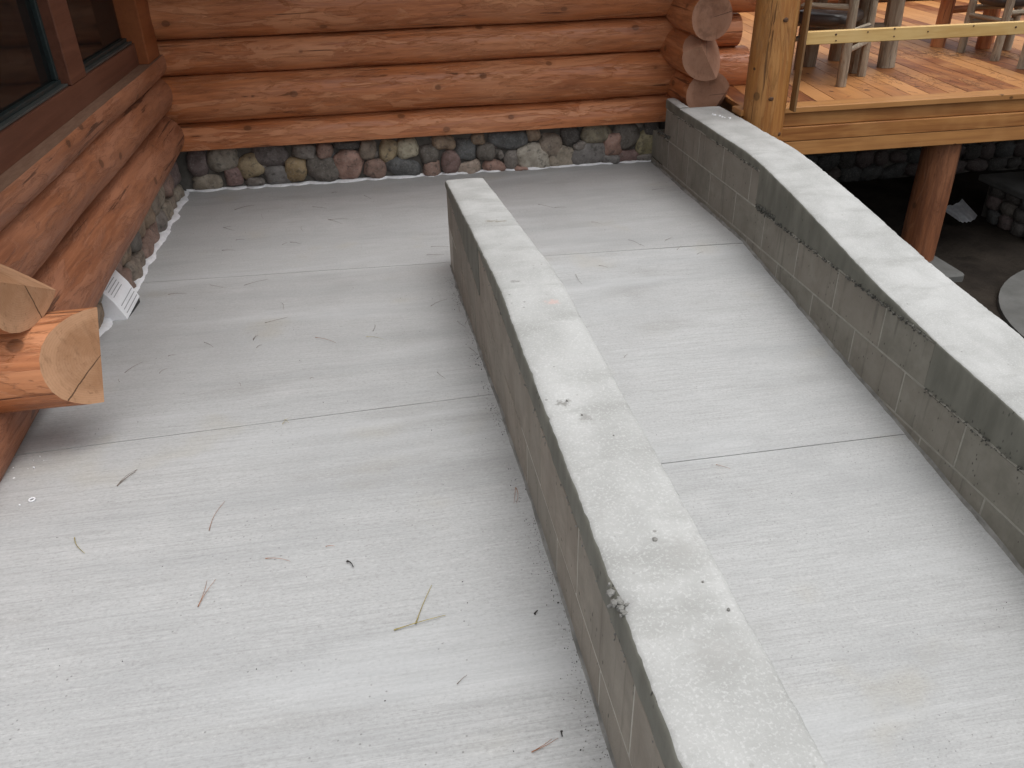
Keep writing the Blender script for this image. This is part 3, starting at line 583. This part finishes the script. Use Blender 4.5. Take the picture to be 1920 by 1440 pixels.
# ---- white louvred hood on the left foundation
hd = empty('vent_hood', (-1.40, 4.06, .035), label='white louvred wedge hood low on the left stone base', cat='vent')
sec = [(-.06, .0), (.112, .0), (.116, .006), (.078, .095), (.028, .172), (-.06, .180)]
bm = bmesh.new(); A = [bm.verts.new((x, -.135, z)) for x, z in sec]; B = [bm.verts.new((x, .14, z)) for x, z in sec]
bm.faces.new(A); bm.faces.new(B[::-1])
for k in range(6): bm.faces.new((A[k], B[k], B[(k + 1) % 6], A[(k + 1) % 6]))
bmesh.ops.recalc_face_normals(bm, faces=bm.faces); bmesh.ops.bevel(bm, geom=bm.edges[:], offset=.003, segments=1, affect='EDGES')
link('hood', frombm('hood', bm), 'plastic', hd)
box('hood_base', (-.05, -.13, -.028), (.112, .135, -.001), 'black', hd)
def slope_slot(t0, seg_, ya, yb):
    (x0, z0), (x1, z1) = seg_; x = x0 + (x1 - x0) * t0; z = z0 + (z1 - z0) * t0
    o = box('louvre_slot', (x - .002, ya, z - .0015), (x + .002, yb, z + .0015), 'slot', hd, 0); o.rotation_euler = (0, math.atan2(z0 - z1, x1 - x0), 0)
for t in (.2, .38, .56, .74): slope_slot(t, ((.078, .095), (.028, .172)), -.10, .06)
for t in (.2, .42, .64): slope_slot(t, ((.116, .006), (.078, .095)), -.10, .12)

# ================================================================== DECK
DZ = .54; FY = 5.30
D = empty('timber_deck', (0, 0, 0), label='amber cedar deck raised on posts behind the thick wall', cat='deck')
sl_ = math.tan(R(8)); wd = .143
x = 2.0
while x < 9.2:
    def xe(xx, y): return xx + (y - FY) * sl_
    a, b = x + .0025, x + wd - .0025; lo, hi = FY + .125, 10.42
    vsx = [(xe(a, lo), lo), (xe(b, lo), lo), (xe(b, hi), hi), (xe(a, hi), hi)]
    if vsx[0][0] > 2.46 or True:
        vv = [(max(2.47, px), py) for px, py in vsx]
        if vv[2][0] - vv[3][0] > .02:
            bm = bmesh.new(); c0 = Vector(((vv[0][0] + vv[2][0]) / 2, (lo + hi) / 2, 0))
            tz = random.uniform(-.0015, .0015)
            T = [bm.verts.new((px - c0.x, py - c0.y, DZ + tz)) for px, py in vv]; Bt = [bm.verts.new((px - c0.x, py - c0.y, DZ - .028)) for px, py in vv]
            bm.faces.new(T); bm.faces.new(Bt[::-1])
            for k in range(4): bm.faces.new((T[k], Bt[k], Bt[(k + 1) % 4], T[(k + 1) % 4]))
            o = link('deck_board', frombm('deck_board', bm), 'cedar', D); o.location = (c0.x, c0.y, 0)
    x += wd
def ybox(name, lo, hi, mat, par, ch=.004):
    """board whose grain runs along world X: modelled along Y then turned"""
    d = (hi[1] - lo[1], hi[0] - lo[0], hi[2] - lo[2]); o = link(name, cbox(name + mat, d, ch), mat, par)
    o.location = [(lo[i] + hi[i]) / 2 for i in range(3)]; o.rotation_euler = (0, 0, math.pi / 2); return o
ybox('border_board', (2.41, FY - .03, DZ - .036), (9.2, FY + .122, DZ + .003), 'fascia', D)
ybox('fascia_board', (2.42, FY - .004, DZ - .128), (9.2, FY + .034, DZ - .038), 'fascia', D)
ybox('fascia_board', (2.42, FY - .020, DZ - .225), (9.2, FY + .020, DZ - .131), 'fascia', D)
ybox('fascia_board', (2.42, FY - .017, DZ - .325), (9.2, FY + .023, DZ - .228), 'fascia', D)
for xx in [2.6 + .6 * k for k in range(11)]: box('joist', (xx, FY + .05, DZ - .27), (xx + .045, 10.4, DZ - .03), 'fascia', D)
# posts
def post(name, x, y, z0, z1, r0, r1, mat, seed, label, grp=None, seg=28):
    o = log(name, (x, y, z0), (x, y, z1), r0, r1, mat, None, seed=seed, wob=.006, lump=.03, end='endraw', seg=seg)
    return tag(o, label, 'post', grp)
post('log_post', 2.565, 5.255, GZ, 3.0, .138, .128, 'postlog', 61.3, 'honey coloured upright log post at the deck corner')
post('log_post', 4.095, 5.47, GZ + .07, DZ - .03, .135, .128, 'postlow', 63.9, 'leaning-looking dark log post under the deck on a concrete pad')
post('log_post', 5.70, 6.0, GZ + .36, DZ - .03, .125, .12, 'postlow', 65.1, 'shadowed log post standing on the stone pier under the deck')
PK = [(2.563, 5.122, 1.106), (2.537, 5.125, 0.639), (2.441, 5.207, 0.813), (2.639, 5.145, 0.407)]
kp = bpy.data.objects['log_post']
def knot(parent, p, nrm, r, mw):
    bm = bmesh.new(); bmesh.ops.create_icosphere(bm, subdivisions=2, radius=1)
    for v in bm.verts: k = 1 + .25 * sn(v.co, 1.5, p[2] * 9); v.co = Vector((v.co.x * r * k, v.co.y * r * .8 * k, v.co.z * .004))
    o = link('knot', frombm('knot', bm), 'knot', parent, True); mt_ = Vector(nrm).to_track_quat('Z', 'Y').to_matrix().to_4x4(); mt_.translation = Vector(p); o.matrix_parent_inverse = Matrix.Identity(4); o.matrix_basis = mw.inverted() @ mt_
bpy.context.view_layer.update()
for p in PK:
    nv = Vector((p[0] - 2.565, p[1] - 5.255, 0)).normalized(); knot(kp, (2.565 + nv.x * .133, 5.255 + nv.y * .133, p[2]), nv, .017, kp.matrix_world.copy())
# temporary guard
gr_ = empty('guard_rail', (2.72, 5.2, DZ), label='pale new pine rail board nailed across deck posts', cat='railing')
o = ybox('rail_board', (2.735, 5.175, .945), (9.0, 5.213, 1.024), 'pine', gr_); o.location = Vector(o.location) - Vector((2.72, 5.2, DZ))
bpy.context.view_layer.update()
for i, p in enumerate([(2.941, 5.175, 1.001), (2.948, 5.175, 0.964), (3.157, 5.175, 1.006), (3.338, 5.175, 1.018), (3.576, 5.175, 0.991), (3.892, 5.175, 1.012), (4.2, 5.175, 0.992), (3.344, 5.175, 0.972)]): knot(o, (p[0], 5.1745, p[2]), (0, -1, 0), .006 if i % 3 else .008, Matrix.Translation((2.72, 5.2, DZ)) @ o.matrix_basis)
bm = bmesh.new(); bmesh.ops.create_cube(bm, size=1); bmesh.ops.scale(bm, vec=(.016, .07, 2.3), verts=bm.verts); bmesh.ops.bevel(bm, geom=bm.edges[:], offset=.003, segments=1, affect='EDGES')
bmesh.ops.rotate(bm, verts=bm.verts, cent=(0, 0, 0), matrix=Matrix.Rotation(R(90), 3, 'X'))
o = link('upright_board', frombm('upright_board', bm), 'weather', gr_); o.location = (.0, -.03, 1.155); o.rotation_euler = (R(-90), 0, 0)
# ---- furniture
def leg(par, name, a, b, r0, r1, mat, seed): 
    o = log(name, a, b, r0, r1, mat, par, seed=seed, wob=.006, lump=.08, end='endraw', seg=14); return o
def chair(x, y, rz, mat, seed, label, w_=.50, d_=.46):
    """x back->front is local +X; seat, legs, back posts, rails"""
    c = empty('log_chair', (x, y, DZ + .002), rz, label=label, cat='chair', group='log chairs on the deck')
    for s in (-1, 1):
        leg(c, 'leg', (0, s * w_ / 2, 0), (-.05, s * w_ / 2, 1.0), .037, .030, mat, seed + s)
        leg(c, 'leg', (d_, s * w_ / 2, 0), (d_ - .01, s * w_ / 2, .62), .034, .030, mat, seed + 3 + s)
        leg(c, 'stretcher', (-.01, s * w_ / 2, .24), (d_, s * w_ / 2, .25), .019, .019, mat, seed + 6 + s)
        leg(c, 'armrest', (-.05, s * w_ / 2, .63), (d_ + .05, s * w_ / 2, .64), .028, .028, mat, seed + 9 + s)
        leg(c, 'seat_rail', (-.01, s * w_ / 2, .36), (d_, s * w_ / 2, .36), .022, .022, mat, seed + 12 + s)
    leg(c, 'back_rail', (-.025, -w_ / 2, .53), (-.025, w_ / 2, .53), .021, .021, mat, seed + 15)
    leg(c, 'back_rail', (-.05, -w_ / 2, .92), (-.05, w_ / 2, .92), .021, .021, mat, seed + 16)
    leg(c, 'stretcher', (d_, -w_ / 2, .30), (d_, w_ / 2, .30), .019, .019, mat, seed + 17)
    for nm, loc, dm in (('seat_cushion', (d_ / 2 + .01, 0, .435), (d_ + .06, w_ - .06, .105)), ('back_cushion', (.005, 0, .76), (.09, w_ - .08, .36))):
        bm = bmesh.new(); bmesh.ops.create_cube(bm, size=1); bmesh.ops.subdivide_edges(bm, edges=bm.edges[:], cuts=3, use_grid_fill=True)
        for v in bm.verts:
            p = v.co * 2; e = 4.0; s = (abs(p.x) ** e + abs(p.y) ** e + abs(p.z) ** e) ** (1 / e); mx2 = max(abs(p.x), abs(p.y), abs(p.z)); v.co = p / s * mx2 * .5
            v.co.x *= dm[0]; v.co.y *= dm[1]; v.co.z *= dm[2]
        o = link(nm, frombm(nm, bm), 'leather', c, True); o.location = loc
    return c
chair(3.42, 5.83, R(-47 + 90), 'greylog', 71, 'grey log armchair with dark leather seat nearest the honey post').location = (3.25, 6.015, DZ + .002)
chair(5.55, 6.66, R(180), 'greylog', 83, 'grey log chair beside the red log table', .44, .44)
chair(5.50, 5.86, R(180), 'greylog', 95, 'grey log chair at the right edge of the deck view', .44, .42)
def table(x, y, pts, mat, r, seed, label, top=.72):
    t = empty('log_table', (x, y, DZ + .002), 0, label=label, cat='table', group='log tables on the deck')
    for i, (a, b) in enumerate(pts): leg(t, 'leg', (a - x, b - y, 0), ((a - x) * .92, (b - y) * .92, top), r, r * .92, mat, seed + i)
    for i in range(5): 
        o = box('top_board', (-.45, -.45 + .182 * i, top), (.45, -.45 + .182 * i + .176, top + .05), 'fascia', t)
    leg(t, 'apron_log', (pts[0][0] - x, pts[0][1] - y, .30), (pts[2][0] - x, pts[2][1] - y, .30), .03, .03, mat, seed + 8)
    return t
table(3.86, 6.52, [(3.57, 6.66), (3.80, 6.29), (4.14, 6.44), (3.93, 6.85)], 'greylog', .068, 101, 'thick legged grey log table behind the leather chair')
table(5.36, 7.28, [(5.11, 7.22), (5.42, 7.02), (5.66, 7.30), (5.36, 7.56)], 'redlog', .062, 111, 'red log table with stout legs farther back on the deck')

# ---- litter on the deck
def strands(name, items, mat, label=None, kind='stuff'):
    vs_, fs = [], []
    for (p, q, r) in items:
        p, q = Vector(p), Vector(q); d = (q - p).normalized(); s = d.cross(Vector((0, 0, 1))).normalized() * r; u = Vector((0, 0, r)); mdl = (p + q) / 2 + s * random.uniform(-6, 6)
        rr3 = []
        for c in (p, mdl, q):
            b = len(vs_); vs_ += [tuple(c + s), tuple(c + u * 1.5), tuple(c - s)]; rr3.append(b)
        for a, b in zip(rr3, rr3[1:]):
            for k in range(3): fs.append((a + k, a + (k + 1) % 3, b + (k + 1) % 3, b + k))
    me = bpy.data.meshes.new(name); me.from_pydata(vs_, [], fs); o = link(name, me, mat); 
    if kind: o['kind'] = kind
    if label: tag(o, label, 'litter')
    return o
it = []
for _ in range(800):
    t = random.random()
    if random.random() < .42: cx, cy = 4.55 + .9 * t + random.gauss(0, .14), 6.95 - .35 * t + random.gauss(0, .13)
    elif random.random() < .45: cx, cy = 3.75 + .9 * t + random.gauss(0, .14), 5.8 + .25 * math.sin(t * 7) + random.gauss(0, .10)
    else: cx, cy = random.uniform(3.0, 6.2), random.uniform(5.4, 8.0)
    a = random.uniform(0, math.pi); L = random.uniform(.02, .08)
    it.append(((cx, cy, DZ + .003), (cx + L * math.cos(a), cy + L * math.sin(a), DZ + .003 + random.random() * .010), .0008))
strands('needle_litter', it, 'nl', 'brown pine needle litter drifted across the deck boards')

# ================================================================== UNDER THE DECK
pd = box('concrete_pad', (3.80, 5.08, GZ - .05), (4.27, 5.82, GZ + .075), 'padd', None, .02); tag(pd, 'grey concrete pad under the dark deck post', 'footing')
fw_ = box('stone_wall', (2.47, 7.60, GZ - .1), (9.0, 7.8, .22), 'smortar', None, 0); tag(fw_, 'shadowed fieldstone wall far under the deck', 'wall')
i = 0
for rz_ in range(7):
    x = 2.55 + (rz_ % 2) * .08
    while x < 7.4:
        a = random.uniform(.07, .13); stone(fw_, rel(fw_, (x + a, 7.60, GZ + .07 + rz_ * .145)), (a * 1.15, .05, random.uniform(.06, .10)), i * 1.3 + 300, tuple(.6 * v for v in SC[random.choice(('d', 'dg', 'db', 'pg'))]), (0, random.uniform(-.3, .3), 0), sub=2); i += 1; x += 2 * a + .01  # stone colours scaled down, with the under-deck shade put into them
pr = box('stone_pier', (5.34, 5.62, GZ - .1), (6.12, 6.38, GZ + .30), 'smortar', None, 0); tag(pr, 'small stone pier with a slab top under the deck', 'pier')
i = 0
for face in range(2):
    for rz_ in range(3):
        t = .08
        while t < .74:
            a = random.uniform(.07, .11)
            p = (5.34 + t, 5.62, GZ + .05 + rz_ * .115) if face == 0 else (5.34, 5.62 + t, GZ + .05 + rz_ * .115)
            stone(pr, rel(pr, p), (a, .06, .07) if face == 0 else (.06, a, .07), i * 1.9 + 500, SC[random.choice(('d', 'dg', 'g', 'db', 'pg'))], sub=2); i += 1; t += 2 * a
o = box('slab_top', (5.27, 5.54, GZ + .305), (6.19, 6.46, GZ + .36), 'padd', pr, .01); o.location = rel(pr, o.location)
# ribbed pale splash block
bm = bmesh.new(); rows = []
for j in range(6):
    t = j / 5; row = []
    for k in range(21):
        s = k / 20 - .5; row.append(bm.verts.new((s * (.18 + .10 * t), -.15 + .3 * t, .03 + .05 * t + (.008 if k % 4 < 2 else 0) + .05 * (abs(s) * 2) ** 4)))
    rows.append(row)
for a, b in zip(rows, rows[1:]):
    for k in range(20): bm.faces.new((a[k], a[k + 1], b[k + 1], b[k]))
bmesh.ops.solidify(bm, geom=bm.faces[:], thickness=.012)
o = link('splash_tray', frombm('splash_tray', bm), 'foam'); o.location = (4.98, 6.25, GZ + .03); tag(o, 'pale ribbed tray lying on the dark ground beside the under-deck post', 'tray')

# ================================================================== SMALL THINGS ON THE CONCRETE
NL = {0: 'dark brown pine needle lying on the concrete', 1: 'rust coloured pine needle lying on the concrete', 2: 'yellow green pine needle lying on the concrete', 3: 'short black twig piece lying on the concrete'}
NG = {}; ORD = 'first second third fourth fifth sixth seventh eighth ninth tenth eleventh twelfth thirteenth fourteenth fifteenth sixteenth seventeenth eighteenth nineteenth twentieth twenty-first twenty-second twenty-third twenty-fourth'.split()
for i, (x0, y0, x1, y1, k) in enumerate(NEEDLES):
    z0, z1 = [(zR(y) if x > .45 else zL(y)) + .004 for x, y in ((x0, y0), (x1, y1))]
    rad = .0008 if k != 3 else .0022
    if k == 2 and y0 < 2: rad = .0013
    P, Q = Vector((x0, y0, z0)), Vector((x1, y1, z1)); bm = bmesh.new(); rings = []; bend = random.uniform(-.07, .07) * (Q - P).length
    s = (Q - P).cross(Vector((0, 0, 1))).normalized()
    for j in range(7):
        t = j / 6; c = P.lerp(Q, t) + s * bend * math.sin(math.pi * t) + Vector((0, 0, .003 * math.sin(math.pi * t))); r = rad * (1.5 if j == 0 else 1.0) * (1 - .5 * t)
        rings.append([bm.verts.new(c + s * r * math.cos(a) + Vector((0, 0, r * math.sin(a)))) for a in (0, 1.257, 2.513, 3.77, 5.027)])
    for a, b in zip(rings, rings[1:]):
        for q in range(5): bm.faces.new((a[q], a[(q + 1) % 5], b[(q + 1) % 5], b[q]))
    lane = 'landing' if y0 > 4.43 else ('right ramp lane' if x0 > .45 else ('near left ramp slab' if y0 < 2.55 else 'far left ramp slab'))
    o = link('twig' if k == 3 else 'pine_needle', frombm('pine_needle', bm), 'n%d' % k)
    NG.setdefault((k, lane), []).append(((x0 + x1) / 2 / ((y0 + y1) / 2 + .9), o))
    tag(o, NL[k].replace('concrete', lane), 'twig' if k == 3 else 'pine needle', ('black twig pieces on the ' if k == 3 else ('dark brown', 'rust coloured', 'yellow green', '')[k] + ' pine needles on the ') + lane)
for (k, lane), lst in NG.items():
    lst.sort(key=lambda t: t[0])
    for q, (_, o) in enumerate(lst):
        if len(lst) > 1: o['label'] += ', ' + ('leftmost' if q == 0 else ('rightmost' if q == len(lst) - 1 else ORD[q] + ' from the left'))
it = []
for _ in range(300):
    x = random.uniform(-1.3, 2.08); y = random.uniform(.7, 6.0)
    if .33 < x < .56 and y < 4.4: continue
    if random.random() < .3 and x > .5: x = 2.07 - abs(random.gauss(0, .10))
    z = (zR(y) if x > .45 else zL(y)); it.append(((x, y, z + .0008), random.uniform(.0006, .0018)))
for _ in range(60): y = random.uniform(.6, 4.2); it.append(((mx_(y) - abs(random.gauss(.03, .02)), y, zL(y) + .001), random.uniform(.0008, .0022)))
tag(pebbles(None, 'grit', it, 'n3'), 'dark grit specks scattered over the concrete lanes', 'grit', kind='stuff')
it = []
for _ in range(1500):
    y = random.uniform(.3, 4.3); d = abs(random.gauss(0, .022)) + .004
    if sn((y, d * 6, 0), 6, 3) > -.15: it.append(((mx_(y) - d, y, zL(y) + .0006), random.uniform(.0006, .0019)))
tag(pebbles(None, 'mortar_crumbs', it, 'fillet'), 'grey mortar crumbs along the foot of the divider wall', 'crumbs', kind='stuff')
it = []
for (x, y, r) in ((.451, 1.144, .008), (.40, 1.67, .004), (.42, 1.60, .003), (.50, 1.02, .004), (.52, .95, .005), (.47, 1.5, .003)): it.append(((x, y, mtop(y) + .003), r))
tag(pebbles(None, 'pebble_bits', it, 'fillet'), 'grey pebble bits lying on the divider wall cap', 'pebbles', kind='stuff')
bm = bmesh.new()
n1, n2 = 16, 8; V = [[bm.verts.new(((.008 + .0025 * math.cos(b)) * math.cos(a), (.008 + .0025 * math.cos(b)) * math.sin(a), .0025 * math.sin(b))) for b in [2 * math.pi * q / n2 for q in range(n2)]] for a in [2 * math.pi * p / n1 for p in range(n1)]]
for p in range(n1):
    for q in range(n2): bm.faces.new((V[p][q], V[(p + 1) % n1][q], V[(p + 1) % n1][(q + 1) % n2], V[p][(q + 1) % n2]))
o = link('foam_ring', frombm('foam_ring', bm), 'foam', None, True); o.location = (-1.112, 2.15, zL(2.15) + .004); tag(o, 'tiny white ring on the near left slab', 'ring')
tag(pebbles(None, 'foam_drops', [((-1.214 + random.gauss(0, .03), 2.35 + random.gauss(0, .04), zL(2.35) + .003), random.uniform(.001, .004)) for _ in range(8)] + [((-1.14, 2.13, zL(2.13) + .002), .003)], 'foam'), 'white foam drops on the concrete below the axe-cut logs', 'foam', kind='stuff')
